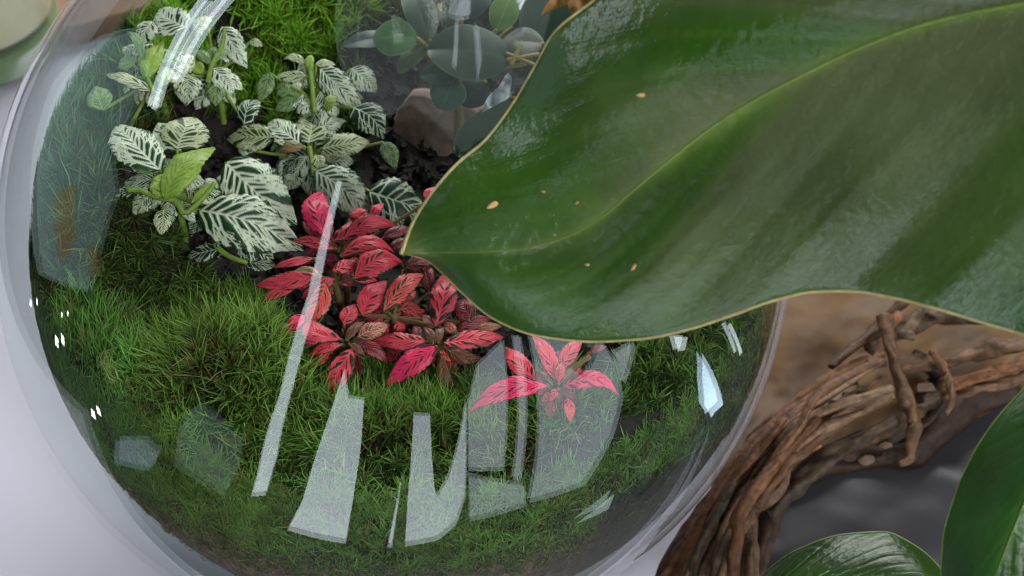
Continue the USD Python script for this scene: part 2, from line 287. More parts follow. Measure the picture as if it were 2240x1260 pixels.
def moss():
    n = 105000; g = np.random.default_rng(11)
    r = RS * np.sqrt(g.random(n)); a = g.random(n) * 2 * math.pi
    x, y = CI[0] + r * np.cos(a), CI[1] + r * np.sin(a)
    T = np.stack([x, y, hsurf(x, y)], 1); e = .0006
    Nn = unit(np.stack([hsurf(x - e, y) - hsurf(x + e, y), hsurf(x, y - e) - hsurf(x, y + e), np.full(n, 2 * e)], 1))
    T = T[keep := (((T - CI) ** 2).sum(1) < (RS - .0005) ** 2)]; Nn = Nn[keep]; side = np.zeros(len(T))
    m = 34000; aa = math.pi + g.random(m) * math.pi + g.normal(size=m) * .25; la = .16 - .62 * g.random(m) ** 1.3  # moss grown down the front of the glass
    S = CI + RS * np.stack([np.cos(la) * np.cos(aa), np.cos(la) * np.sin(aa), np.sin(la)], 1)
    S = S[S[:, 2] < hsurf(S[:, 0], S[:, 1]) + .001]; Ns = unit((S - CI) * .35 / RS + V(0, 0, 1))
    P, N, side = np.vstack([T, S]), np.vstack([Nn, Ns]), np.r_[side, np.ones(len(S))]
    X, Y = px(P)
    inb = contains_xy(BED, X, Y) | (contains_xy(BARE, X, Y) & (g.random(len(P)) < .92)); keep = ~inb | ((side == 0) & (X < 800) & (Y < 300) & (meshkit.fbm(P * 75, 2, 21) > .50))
    keep &= (X > -50) & (Y < 1330) & (P @ unit(V(0, -.7, .7)) > -9)
    # bare peaty band under the moss along the lower glass
    low = side * smooth(-.004, -.034, P[:, 2] - C[2])
    keep &= g.random(len(P)) > .93 * low
    P, N, X, Y, low, side = P[keep], N[keep], X[keep], Y[keep], low[keep], side[keep]
    jit = 38 * (np.stack([meshkit.noise(P * 160, 1), meshkit.noise(P * 160, 2)], 1) - .5) * 2
    w = np.array([1, 1, 1, 1, 1, .85, 1.05, 1]); sx = np.array([1., 1., 1.5, .62, .9, .9, 1.3, 1.])
    dist = np.hypot((X[:, None] + jit[:, :1] - cc[:, 0]) * sx, (Y[:, None] + jit[:, 1:] - cc[:, 1]) * .8) * w
    own = dist.argmin(1)
    for i, (label, _, L0, tuft, col, lean, _) in enumerate(CUSH):
        s = own == i
        if s.sum() < 40: continue
        p, nn, lo = P[s], N[s], low[s]; k = len(p)
        big = g.random(k) < tuft * .06                       # spiky rosettes among the fine strands
        reps = np.where(big, 24, 3); idx = np.repeat(np.arange(k), reps); b = big[idx]
        L = L0 * (.5 + .6 * g.random(len(idx))) * np.where(b, .98, .50) * (1 - .45 * lo[idx]); W = np.where(b, .00046, .00036) * (.8 + .5 * g.random(len(idx)))
        patch = meshkit.fbm(p * 90, 3, 8 + i)[idx]
        c = 1.45 * (np.array(col) * .82 + np.array((.014, .016, .012))) * (.45 + 1.1 * patch[:, None]) * (.65 + .75 * g.random((len(idx), 1)))
        c = np.where(b[:, None], c * 1.25 + np.array((.02, .04, .012)), c)
        dead = (g.random(len(idx)) < .05 + .25 * (patch < .40) + .75 * lo[idx])[:, None]
        c = np.where(dead, np.array((.22, .16, .06)) * (.4 + g.random((len(idx), 1))), c)
        base = p[idx] + nn[idx] * np.where(b, L * .35, 0)[:, None] + g.normal(size=(len(idx), 3)) * np.where(b, .0003, .0009)[:, None]
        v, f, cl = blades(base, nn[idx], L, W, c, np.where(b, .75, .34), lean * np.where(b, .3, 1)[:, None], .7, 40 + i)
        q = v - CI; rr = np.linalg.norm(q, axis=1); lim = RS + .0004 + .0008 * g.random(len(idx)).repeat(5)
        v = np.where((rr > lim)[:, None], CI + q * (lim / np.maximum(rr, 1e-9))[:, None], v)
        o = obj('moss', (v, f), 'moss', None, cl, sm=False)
        tag(o, label, 'moss', kind='stuff')
moss()

def lumps(n, poly, r0, r1, name, m, label, seed):
    g = np.random.default_rng(seed); parts = []; ico = trimesh.creation.icosphere(subdivisions=1); b = poly.bounds
    while len(parts) < n:
        x, y = g.uniform(b[0], b[2]), g.uniform(b[1], b[3])
        if not contains_xy(poly, x, y): continue
        P, ok = on_soil(np.array([x]), np.array([y]))
        if not ok[0]: continue
        r = r0 + (r1 - r0) * g.random() ** 2; v = np.array(ico.vertices) * (1 + .35 * g.normal(size=(42, 1)))
        parts.append((P[0] + v * r * g.uniform(.6, 1.2, 3) + V(0, 0, r * .4), np.array(ico.faces)))
    tag(obj(name, join(parts), m, sm=False), label, 'soil', kind='stuff')
lumps(1500, BED, .0008, .0028, 'soil_crumbs', 'crumb', 'dark crumbs of soil and bark around the plant stems', 3)
lumps(90, Polygon([(360, 440), (420, 440), (560, 570), (540, 620), (430, 620), (360, 500)]), .0003, .0007, 'perlite', 'perlite', 'tiny pale grains in the dark soil below the white veined leaves', 4)

# ------------------------------------------------------------------ veined leaves
def vein_segments(style, seed, asp):
    """branching vein polylines in leaf space: x across, y along (0..1), each side vein forking on its way to the margin"""
    g = np.random.default_rng(seed); segs = []; n = {'net': 7, 'feather': 12, 'dense': 10}[style]; k0 = asp / .42
    def run(P, ang, L, w, depth, s):
        steps = 6
        for k in range(steps):
            ang -= math.radians(2.2 + 5 * g.normal()); Q = P + L / steps * V(math.sin(ang) * k0, math.cos(ang) * .9); segs.append((s * P[0], P[1], s * Q[0], Q[1], w * (1.15 - .55 * k / steps))); P = Q
            if depth < 2 and k in ((1, 2, 3, 4) if depth == 0 else (1, 3)):
                run(P, ang + math.radians((19 if (k + depth) % 2 else -21) + 5 * g.normal()), L * (1 - (k + 1) / steps) * (.95 if depth == 0 else .7), w * .72, depth + 1, s)
    for s in (-1, 1):
        for i in range(n):
            y0 = .000 + .90 * (i + .4 * g.random()) / n
            run(V(0, y0), math.radians(64 - 34 * (i / n) ** .8 + 4 * g.normal()), (.60 - .20 * (i / n)) * (1 if i % 2 == 0 or style == 'net' else .86) * (1 if style != 'net' else 1.05), 1.25 if style != 'net' else 1., 0, s)
    return np.array(segs)
NU, NV = 53, 76
uu, vv = np.meshgrid(np.linspace(-1, 1, NU), np.linspace(0, 1, NV))
def width_of(v): return np.clip(np.sin(math.pi * np.clip(v, 0, 1) ** .78) ** .78, 0, 1) * (1 - .24 * smooth(.62, 1, v)) * 1.02 + .012
VEINS = {}
def vein_mask(style, asp, var):
    key = (style, round(asp, 1), var)
    if key in VEINS: return VEINS[key]
    segs = vein_segments(style, 100 * var + len(style), asp)
    X, Y = (uu * width_of(vv) * asp).ravel(), vv.ravel()
    a, b = segs[:, [0, 1]], segs[:, [2, 3]]; d = b - a; l2 = (d ** 2).sum(1) + 1e-9
    best = np.full(X.shape, 9.)
    for k in range(len(segs)):
        t = np.clip(((X - a[k, 0]) * d[k, 0] + (Y - a[k, 1]) * d[k, 1]) / l2[k], 0, 1)
        best = np.minimum(best, np.hypot(X - a[k, 0] - t * d[k, 0], Y - a[k, 1] - t * d[k, 1]) / segs[k, 4])
    best = np.minimum(best, np.abs(X) / (1.5 * (1 - .7 * Y)))
    VEINS[key] = best.reshape(vv.shape); return VEINS[key]
STY = {  # vein colour, blade colour, vein half-width, style, margin width
 'white': ((.78, .85, .66), (.016, .058, .020), .0115, 'feather', .025),
 'cream': ((.70, .74, .46), (.035, .08, .018), .0115, 'feather', .025),
 'net':   ((.58, .70, .50), (.008, .026, .014), .0095, 'net', .03),
 'young': ((.42, .54, .12), (.22, .36, .045), .0060, 'feather', .03),
 'pale':  ((.36, .50, .22), (.11, .21, .07), .0080, 'feather', .04),
 'red':   ((.84, .060, .105), (.040, .026, .010), .0205, 'dense', .12),
 'hot':   ((.95, .040, .15), (.12, .012, .022), .0220, 'dense', .08),
 'coral': ((.86, .11, .10), (.040, .045, .012), .0165, 'dense', .11),
 'dusk':  ((.36, .03, .055), (.030, .020, .009), .0110, 'dense', .10),
 'blush': ((.66, .20, .16), (.10, .085, .03), .0100, 'dense', .07),
 'brown': ((.26, .065, .040), (.085, .050, .016), .0090, 'dense', .09),
 'amber': ((.34, .22, .10), (.20, .12, .05), .0100, 'feather', .06),
}
LC = [0]
def leaf(parent, B, T, n, W, style, arch=.10, fold=.10, droop=.05, twist=0.):
    """one blade from base B to tip T, facing n; W is its half width"""
    LC[0] += 1; g = np.random.default_rng(500 + LC[0])
    a = T - B; L = np.linalg.norm(a); a = a / L; n = unit(n - a * (n @ a)); s = np.cross(a, n)
    vc, bc, vw, st, mg = STY[style]; asp = min(max(W / L, .16), .62)
    m = vein_mask(st, asp, LC[0] % 5); wv = width_of(vv)
    vw = vw * min(max(asp / .42, .45), 1.15) ** .8; vein = 1 - smooth(vw * .75, vw * 1.45, m)
    edge = smooth(mg, mg * .35, (1 - np.abs(uu)) * wv) if mg else 0
    vein = vein * (1 - edge)
    bend = g.normal() * .07; arch = arch * g.uniform(.5, 1.9); droop = droop + .16 * g.random()
    ser = 1 + .035 * np.sin(vv * 60) * (np.abs(uu) > .9)
    x = uu * wv * W * ser + bend * L * 4 * vv * (1 - vv); tw = twist * (vv - .3) * 1.5
    z = L * (arch * 4 * vv * (1 - vv) - droop * vv ** 3) + W * (fold * np.abs(uu) ** 1.3 - .30 * np.abs(uu) ** 3) * wv
    z = z - L * .012 * (1 - smooth(0, .03, m)) + .022 * L * (meshkit.noise(np.stack([uu * 2.3 + LC[0], vv * 6, 0 * uu], -1), 5) - .5) + .012 * L * np.sin(vv * 14 + LC[0]) * np.abs(uu) + x * np.sin(tw)
    P = B + (vv * L)[..., None] * a + (x * np.cos(tw))[..., None] * s + z[..., None] * n
    P = P.reshape(-1, 3); q = P - C; r = np.linalg.norm(q, axis=1); lim = RI - .0014
    P = np.where((r > lim)[:, None], C + q * (lim / r)[:, None], P)
    tone = (1 + .12 * g.normal()); v1, b1 = np.array(vc) * tone, np.array(bc) * (1 + .2 * g.normal())
    col = b1 + (v1 - b1) * vein[..., None]
    if st == 'dense': col = col * (1 - .25 * smooth(.5, 1, vv))[..., None] if style != 'hot' else col
    o = obj('leaf', (P, grid_faces(NU, NV)), 'fit', parent, col.reshape(-1, 3))
    tag(o, {'young': 'pale green young leaf', 'hot': 'vivid pink leaf', 'brown': 'brownish leaf', 'amber': 'tan withered leaf'}.get(style))
VIEW = -FW
def style_is_white(st): return st in ('white', 'cream', 'net', 'young', 'pale', 'amber')
def nerve_plant(name, label, group, anchor, lift, leaves, stemcol, face=(.75, .65), stems=()):
    """leaves: (base x, base y, tip x, tip y, half width in photograph pixels, style[, layer mm, side tilt, arch])"""
    A, _ = on_soil(np.array([anchor[0]]), np.array([anchor[1]]), lift); A = A[0]
    n0 = unit(V(0, 0, 1) * face[0] + VIEW * face[1]); root = A - V(0, 0, lift + .004)
    t = thing(name, label, 'plant', root, group); sc = np.linalg.norm(A - CAM) / FPX
    ends = []
    for q in leaves:
        bx, by, tx, ty, w, st = q[:6]; lay = q[6] if len(q) > 6 else 0; tilt = q[7] if len(q) > 7 else 0; arch = q[8] if len(q) > 8 else .10
        P0 = A + VIEW * lay * .001; B = at_plane(np.array(bx), np.array(by), P0, n0); T = at_plane(np.array(tx), np.array(ty), P0 - VIEW * 0, n0)
        side = unit(np.cross(T - B, n0)); n = unit(n0 + side * tilt)
        T = T - ray(tx, ty) * -1 * np.linalg.norm(T - B) * .22          # tips hang a little, away from the viewer
        leaf(t, B, T, n, w * sc * (1.12 if style_is_white(st) else .82), st, arch); ends.append(B)
    fg = np.random.default_rng(int(anchor[0] * 7 + anchor[1])); white = style_is_white(leaves[0][5])
    for k in range(20 if white else 13):
        a = fg.random() * 6.28; rr = fg.uniform(36, 66) if white else fg.uniform(34, 66); o = fg.uniform(12, 62) if white else fg.uniform(8, 46); bx, by = anchor[0] + o * math.cos(a), anchor[1] + .8 * o * math.sin(a); a += fg.normal() * .5; P0 = A - VIEW * ((.0005 if white else .003) + .006 * fg.random())
        B = at_plane(np.array(bx), np.array(by), P0, n0); T = at_plane(np.array(bx + rr * math.cos(a)), np.array(by + .8 * rr * math.sin(a)), P0, n0) - n0 * .002
        leaf(t, B, T, n0 + .3 * fg.normal(size=3), (fg.uniform(15, 24) if white else fg.uniform(11, 17)) * sc, fg.choice(['white', 'net', 'pale', 'white', 'cream'] if white else ['dusk', 'red', 'coral', 'red', 'dusk']), .08); ends.append(B)
    parts = []
    top = A - V(0, 0, .003)
    parts.append(tube([root - V(0, 0, .004), (root + top) / 2 + V(.001, 0, 0), top], [.0011, .001], 8, 8))
    for B in ends:
        if np.linalg.norm(B - top) > .0015:
            mid = (B * .5 + top * .5) - VIEW * .002; parts.append(tube([top - VIEW * .001, mid, B - n0 * .0003], [.0007, .0005], 6, 7))
    for st_ in stems:
        Q = at_plane(np.array([p[0] for p in st_]), np.array([p[1] for p in st_]), A + VIEW * .001, n0); parts.append(tube(Q, [.0009, .0007], 8, 10))
    v, f = join(parts); obj('stem', (v, f), 'stem', t, np.array(stemcol) * np.ones((len(v), 3)))
GW, GR = 'white veined plants in the bowl', 'red veined plants in the bowl'
GREEN = (.22, .33, .06)
nerve_plant('white_veined_plant', 'white veined plant at far left with a pale green young leaf standing up', GW, (375, 410), .020, [
 (350, 372, 254, 258, 44, 'white', 1, .25), (388, 325, 424, 244, 48, 'cream', 0, 0), (352, 375, 256, 322, 26, 'white', -3, -.3), (352, 392, 248, 404, 26, 'white', -2, .3),
 (392, 384, 450, 400, 22, 'white', -2), (360, 432, 464, 308, 36, 'young', 5, -.3, .16), (372, 428, 338, 372, 24, 'young', 3), (300, 424, 222, 432, 12, 'white', -4),
 (374, 432, 430, 385, 10, 'young', 1), (420, 442, 470, 394, 9, 'young', 1), (395, 330, 340, 262, 30, 'white', -4)], GREEN,
 stems=[[(365, 432), (385, 440), (404, 468), (425, 452), (470, 400)], [(385, 438), (340, 430), (296, 415), (280, 416)]])
nerve_plant('white_veined_plant', 'white veined plant with two big feathered leaves above the bare soil', GW, (470, 440), .018, [
 (494, 354, 650, 490, 56, 'white', 3, .15), (436, 460, 668, 540, 56, 'white', 4, 0), (560, 502, 468, 540, 28, 'net', 5, 0), (476, 545, 406, 558, 18, 'net', 1),
 (535, 572, 606, 580, 14, 'net', 0), (478, 512, 445, 478, 16, 'white', -1), (520, 520, 600, 575, 30, 'net', 1, .2)], GREEN,
 stems=[[(404, 468), (436, 462), (470, 470)], [(470, 535), (500, 560), (540, 574)]])
nerve_plant('white_veined_plant', 'white veined plant in the middle with a ring of pale fans', GW, (676, 330), .020, [
 (656, 314, 582, 254, 27, 'white', 1), (674, 312, 676, 240, 40, 'cream', 0), (705, 324, 812, 306, 24, 'cream', 2, .2), (600, 300, 486, 296, 28, 'cream', 1, -.2),
 (664, 320, 602, 324, 11, 'amber', 2), (690, 374, 815, 470, 40, 'white', 3, .1), (808, 418, 938, 452, 50, 'net', 1, 0), (690, 318, 760, 258, 26, 'white', -2),
 (672, 340, 640, 400, 20, 'white', -2), (690, 340, 705, 372, 14, 'cream', 2), (838, 310, 866, 368, 17, 'pale', 1), (664, 370, 690, 440, 20, 'white', -3), (560, 330, 520, 310, 18, 'white', -3)], (.26, .34, .08),
 stems=[[(676, 322), (682, 350), (686, 385)], [(606, 300), (640, 316), (668, 324)]])
nerve_plant('white_veined_plant', 'tall white veined plant below the lime moss, with a pale upright stem', GW, (688, 205), .022, [
 (670, 164, 602, 160, 14, 'cream', 1), (668, 138, 616, 122, 9, 'cream', 1), (700, 150, 792, 234, 28, 'white', 2, .2), (768, 150, 828, 196, 27, 'white', 0), (690, 140, 736, 138, 9, 'cream', 1),
 (676, 230, 648, 246, 14, 'white', 0), (718, 240, 738, 204, 11, 'young', 2), (772, 236, 842, 298, 32, 'net', 0), (590, 160, 564, 220, 17, 'pale', 0), (700, 200, 742, 250, 22, 'white', -1),
 (680, 120, 676, 160, 9, 'young', 2), (655, 205, 600, 240, 20, 'pale', -3)], GREEN, stems=[[(674, 128), (680, 165), (684, 205), (688, 245)]])
nerve_plant('white_veined_plant', 'white veined plant at the top left behind the bright lamp streaks', GW, (335, 150), .022, [
 (320, 168, 356, 82, 19, 'young', 2), (332, 200, 228, 156, 14, 'cream', 1, .2), (314, 130, 274, 64, 9, 'pale', 1), (334, 46, 308, 96, 22, 'white', 2), (408, 60, 346, 14, 36, 'white', 1),
 (352, 190, 366, 140, 13, 'pale', 1), (320, 175, 300, 110, 10, 'young', 1), (225, 240, 205, 182, 24, 'pale', -2), (236, 360, 232, 290, 20, 'pale', -6)], GREEN, stems=[[(322, 110), (322, 160), (338, 205)]])
nerve_plant('white_veined_plant', 'white veined plant at the top with drooping leaves right of the lamp streaks', GW, (463, 150), .022, [
 (486, 58, 540, 148, 24, 'white', 1, .2), (408, 164, 404, 228, 28, 'white', 2), (464, 150, 510, 206, 22, 'white', 1), (460, 140, 424, 106, 10, 'pale', 1), (466, 136, 518, 108, 9, 'pale', 1),
 (474, 168, 470, 230, 20, 'pale', 0), (455, 60, 420, 40, 22, 'cream', 0), (545, 92, 576, 100, 9, 'cream', 0), (535, 270, 570, 210, 22, 'net', -4), (440, 160, 420, 130, 12, 'young', 0)], GREEN,
 stems=[[(455, 180), (463, 145), (486, 100), (492, 62)]])
RSTEM = (.20, .13, .06)
nerve_plant('red_veined_plant', 'red veined plant at the back with one tall pink leaf standing upright', GR, (742, 545), .022, [
 (720, 526, 703, 402, 38, 'hot', 2, .1), (726, 528, 776, 468, 22, 'red', 1), (752, 522, 876, 490, 26, 'red', 2, .2), (836, 522, 904, 494, 17, 'dusk', 1), (746, 560, 868, 548, 25, 'red', 4, -.2, .22),
 (732, 544, 634, 520, 18, 'red', 2), (788, 482, 782, 452, 26, 'red', 0), (812, 482, 842, 442, 15, 'red', 0), (685, 565, 594, 584, 13, 'red', 1, 0, .16), (700, 520, 660, 480, 14, 'dusk', -2),
 (740, 570, 700, 560, 14, 'dusk', 0), (760, 500, 800, 474, 18, 'dusk', -2), (855, 545, 905, 520, 22, 'dusk', -2), (935, 440, 955, 405, 20, 'red', -2)], RSTEM)
nerve_plant('red_veined_plant', 'red veined plant at left with pointed leaves reaching over the moss', GR, (730, 605), .022, [
 (694, 602, 546, 618, 25, 'red', 2, -.15), (650, 622, 564, 656, 18, 'red', 0), (712, 618, 655, 712, 30, 'coral', 3), (776, 608, 888, 566, 40, 'red', 4, .15, .16), (730, 592, 782, 566, 19, 'red', 4),
 (748, 596, 774, 622, 13, 'dusk', 1), (668, 690, 622, 738, 19, 'hot', 0), (700, 606, 640, 590, 12, 'amber', 1), (730, 610, 690, 640, 16, 'red', 1)], RSTEM)
nerve_plant('red_veined_plant', 'red veined plant right behind the tip of the broad leaf', GR, (860, 680), .018, [
 (792, 688, 846, 600, 35, 'red', 5, -.1), (840, 680, 934, 592, 29, 'coral', 4, .2), (954, 712, 968, 588, 36, 'red', 4), (1030, 704, 992, 650, 30, 'dusk', 2), (1000, 728, 1080, 690, 20, 'dusk', 2),
 (962, 714, 922, 684, 15, 'blush', 1), (998, 730, 970, 700, 14, 'blush', 2), (880, 590, 960, 560, 22, 'dusk', -1), (1040, 720, 1100, 712, 14, 'blush', 1), (940, 640, 920, 560, 20, 'dusk', -2)], RSTEM)
nerve_plant('red_veined_plant', 'red veined plant at the front left, one leaf pointing straight down', GR, (758, 745), .016, [
 (744, 742, 678, 676, 33, 'red', 2, .2), (752, 708, 776, 660, 24, 'red', 1), (712, 724, 655, 756, 22, 'hot', 0), (746, 754, 668, 776, 15, 'red', 2), (770, 764, 702, 884, 32, 'red', 3),
 (784, 736, 852, 706, 28, 'blush', 3, -.2), (784, 756, 850, 796, 20, 'dusk', -1), (758, 742, 800, 700, 12, 'brown', 3), (764, 752, 800, 780, 10, 'brown', 3)], RSTEM)
nerve_plant('red_veined_plant', 'red veined plant at the front middle with one vivid magenta leaf', GR, (950, 752), .016, [
 (932, 746, 804, 738, 26, 'red', 2, .1), (954, 758, 838, 842, 34, 'hot', 4), (974, 750, 1110, 728, 29, 'red', 3, -.1), (966, 782, 1002, 858, 17, 'brown', 1), (946, 750, 926, 712, 13, 'brown', 3), (958, 748, 972, 710, 12, 'brown', 3),
 (900, 765, 836, 790, 26, 'dusk', -1), (975, 760, 1060, 780, 20, 'brown', -2)], RSTEM)
nerve_plant('red_veined_plant', 'small red veined plant standing alone at the right behind the mullioned reflection', GR, (1218, 840), .014, [
 (1198, 844, 1020, 900, 31, 'hot', 3), (1234, 844, 1364, 858, 27, 'hot', 3, 0, .16), (1214, 830, 1160, 720, 24, 'red', 2), (1168, 828, 1104, 752, 28, 'red', 0), (1226, 806, 1278, 736, 23, 'red', 1),
 (1222, 838, 1232, 786, 14, 'red', 4), (1222, 850, 1202, 880, 11, 'red', 3), (1290, 770, 1330, 756, 10, 'dusk', 0)], RSTEM, stems=[[(1222, 838), (1262, 800), (1290, 780)]])

# ------------------------------------------------------------------ round leaved plant, stones, dry bits behind it
def simple_leaf(name, parent, B, T, n, W, col, m, bulge=.12, rim=None, shape=.6, nu=21, nv=28, fade=.0):
    u, v = np.meshgrid(np.linspace(-1, 1, nu), np.linspace(0, 1, nv)); a = T - B; L = np.linalg.norm(a); a /= L; n = unit(n - a * (n @ a)); s = np.cross(a, n)
    w = np.sin(math.pi * (.01 + .985 * v)) ** shape
    z = bulge * L * (4 * v * (1 - v)) * .6 - .10 * W * u ** 2 * w + .06 * W * np.abs(u) + .03 * L * np.sin(6 * v + W * 900) * np.abs(u)
    P = (B + (v * L)[..., None] * a + (u * w * W)[..., None] * s + z[..., None] * n).reshape(-1, 3)
    q = P - C; r = np.linalg.norm(q, axis=1); lim = RI - .0014
    P = np.where((r > lim)[:, None], C + q * (lim / r)[:, None], P)
    c = np.ones((nv, nu, 3)) * np.array(col); mid = np.exp(-(u / .035) ** 2)[..., None]; lat = (.5 + .5 * np.cos((v - .45 * np.abs(u)) * 40))[..., None]
    c = c * (.93 + .1 * lat); c = c + (np.array(col) * 1.6 + .01 - c) * mid * .6
    if rim is not None: c = np.where((np.abs(u) > .93)[..., None], np.array(rim), c)
    return obj(name, (P, grid_faces(nu, nv)), m, parent, c.reshape(-1, 3))
def round_plant():
    A, _ = on_soil(np.array([1000]), np.array([170]), .03); A = A[0]; n0 = unit(V(0, 0, .6) + VIEW * .8); sc = np.linalg.norm(A - CAM) / FPX
    t = thing('round_leaved_plant', 'plant with smooth round dark green leaves at the top of the bowl', 'plant', A - V(0, 0, .03)); parts = []
    D, Dk, Lt, Bl = (.018, .050, .022), (.012, .034, .016), (.050, .125, .040), (.035, .065, .055)  # Bl puts the glass's greyish blue reflection into two leaf colours
    for bx, by, tx, ty, w, c, lay, tl in [
        (912, 84, 816, 84, 45, Lt, 6, 0), (1118, 128, 936, 108, 70, D, 8, .1), (938, 88, 895, -30, 38, D, 3, .3), (1086, 66, 1118, -10, 32, (.10, .19, .03), 5, .2), (1000, 160, 920, 166, 26, (.03, .09, .045), 5, 0),
        (996, 172, 965, 240, 40, (.035, .095, .055), 4, 0), (932, 92, 874, 162, 24, (.06, .12, .035), 2, .3), (1190, 96, 1100, 92, 42, (.035, .045, .014), 4, .3), (1160, 100, 1240, -40, 60, D, 0, 0),
        (1062, 180, 1010, 230, 36, Dk, 0, 0), (880, 80, 752, 100, 26, Bl, -2, .3), (1010, 40, 1060, -40, 40, Bl, -2, 0), (1180, 240, 995, 340, 62, D, 1, 0), (1150, 140, 1230, 190, 40, Dk, -2, 0), (960, 10, 1040, 60, 40, D, -5, 0), (1120, 60, 1200, 60, 46, Dk, -4, 0)]:
        P0 = A + VIEW * lay * .001; B = at_plane(np.array(bx), np.array(by), P0, n0); T = at_plane(np.array(tx), np.array(ty), P0, n0); side = unit(np.cross(T - B, n0))
        simple_leaf('leaf', t, B, T, n0 + side * tl, w * sc, c, 'round', .10, np.array(c) * 1.9 + .01, .55); parts.append(tube([A - V(0, 0, .01), (A + B) / 2 - VIEW * .004, B], [.0011, .0008], 6, 7))
    for a, b in [((1190, 150), (1108, 118)), ((1180, 118), (1110, 132)), ((1140, 98), (1118, 140))]:
        parts.append(tube([at_plane(np.array(a[0]), np.array(a[1]), A + VIEW * .010, n0), at_plane(np.array(b[0]), np.array(b[1]), A + VIEW * .009, n0)], [.0006, .0009], 6, 4))
    parts.append(tube([A - V(0, 0, .036), A - V(0, 0, .01)], [.0018, .0014], 8, 5)); v, f = join(parts)
    obj('stem', (v, f), 'stem', t, np.array((.34, .28, .07)) * np.ones((len(v), 3)))
round_plant()
def stone(label, x, y, r, scale, seed, lift=.0, m='rock', name='stone', cat='stone'):
    P, _ = on_soil(np.array([x]), np.array([y]), lift); s = trimesh.creation.icosphere(subdivisions=4); v = np.array(s.vertices)
    g = np.random.default_rng(seed); 
    for k in range(9):                                    # chipped flat faces
        d = unit(g.normal(size=3)); o = g.uniform(.45, .72); e = v @ d; v = v - np.maximum(e - o, 0)[:, None] * d
    v = v * np.array(scale) * (1 + .14 * (meshkit.fbm(v * 3.5 + seed, 5, seed) - .5)[:, None]); v = v[:, :1] * RT + v[:, 1:2] * UP + v[:, 2:] * VIEW
    P = P[0] - V(0, 0, r * .1); v = P + v * r
    tag(obj(name, (v, np.array(s.faces)), m, sm=35), label, cat)
stone('reddish brown stone under the round leaves', 928, 280, .0185, (1.0, .78, .5), 4, .004)
stone('lighter brown stone touching the broad leaf edge', 1010, 262, .0115, (.8, .9, .8), 9, .008)
stone('dark brown bark piece between the stones and the white veined leaves', 960, 365, .0150, (1.5, .55, .6), 15, -.003, 'crumb', 'bark_piece', 'bark')
def loose_leaf(name, label, cat, pts, depth, m, col, seed):
    g = np.random.default_rng(seed); pts = np.array(pts, float); c = pts.mean(0); n = len(pts); rows = []
    for k, a in enumerate(np.linspace(0, 1, 8)):
        q = c + (resample(np.vstack([pts, pts[:1]]), 49)[:-1] - c) * max(a, .01); d = depth + .0016 * (meshkit.noise(np.stack([q[:, 0] / 14, q[:, 1] / 22, 0 * q[:, 0]], -1), seed) - .5) * 2
        rows.append(at_d(q[:, 0], q[:, 1], d))
    top = np.vstack(rows); bot = top - VIEW * .0004; f = tri(grid_faces(48, 8, True)); k = len(top)
    e = (7 * 48 + np.arange(48)); e2 = 7 * 48 + (np.arange(48) + 1) % 48
    F = np.vstack([f, f[:, ::-1] + k, np.stack([e, e + k, e2 + k], 1), np.stack([e, e2 + k, e2], 1)])
    colors = None if col is None else np.array(col) * (.6 + .8 * meshkit.noise(np.vstack([top, bot]) * 700, seed)[:, None])
    tag(obj(name, (np.vstack([top, bot]), F), m, None, colors), label, cat)
loose_leaf('withered_leaf', 'thin silvery withered leaf beside the broad leaf edge, over the stones', 'dry leaf', [(1055, 246), (1066, 214), (1090, 190), (1112, 160), (1120, 172), (1116, 206), (1128, 200), (1108, 218), (1085, 230)], .405, 'round', (.42, .46, .48), 2)
loose_leaf('dry_leaf', 'orange brown dry leaf above the top left edge of the broad leaf', 'dry leaf', [(1184, 34), (1196, 8), (1230, -20), (1320, -30), (1300, 6), (1270, 22), (1250, 28), (1238, 6), (1216, 8), (1198, 26)], .372, 'dry', None, 5)

# ------------------------------------------------------------------ broad leaves over the bowl
M['broad'] = mat('glossy_broad_leaf', {'a': ('attribute', {'attribute': 'displayColor'}), 't': ('texture_coordinate', {}),
    'n': ('noise_texture', {'scale': 55., 'detail': 4.}), 'm': ('map_range', {'from_min': .3, 'from_max': .7, 'to_min': .75, 'to_max': 1.2}), 'x': ('mix', {'mix_type': 'multiply', 'fac': 1.}),
    'mp': ('mapping', {'scale': (6., 140., 1.)}), 'w': ('noise_texture', {'scale': 1., 'detail': 2.}), 'fn': ('noise_texture', {'scale': 420., 'detail': 3.}), 'sm': ('math', {'math_type': 'multiply_add', 'value2': .25}),
    'rn': ('noise_texture', {'scale': 40., 'detail': 3.}), 'rr': ('map_range', {'from_min': .3, 'from_max': .7, 'to_min': .10, 'to_max': .24}),
    'b': ('bump', {'strength': .55, 'distance': .00055}), 'p': ('principled_bsdf', {'specular_ior_level': .5}), 'tr': ('translucent_bsdf', {}), 'mx': ('mix_closure', {'fac': .10})},
    [('t.object', 'n.vector'), ('n.fac', 'm.value'), ('a.color', 'x.color1'), ('m.result', 'x.color2'), ('x.color', 'p.base_color'), ('t.UV', 'mp.vector'), ('mp.vector', 'w.vector'), ('t.object', 'fn.vector'),
     ('w.fac', 'sm.value1'), ('fn.fac', 'sm.value3'), ('sm.value', 'b.height'), ('b.normal', 'p.normal'), ('t.object', 'rn.vector'), ('rn.fac', 'rr.value'), ('rr.result', 'p.roughness'), ('x.color', 'tr.color'), ('p.BSDF', 'mx.closure1'), ('tr.BSDF', 'mx.closure2')], 'mx.closure')
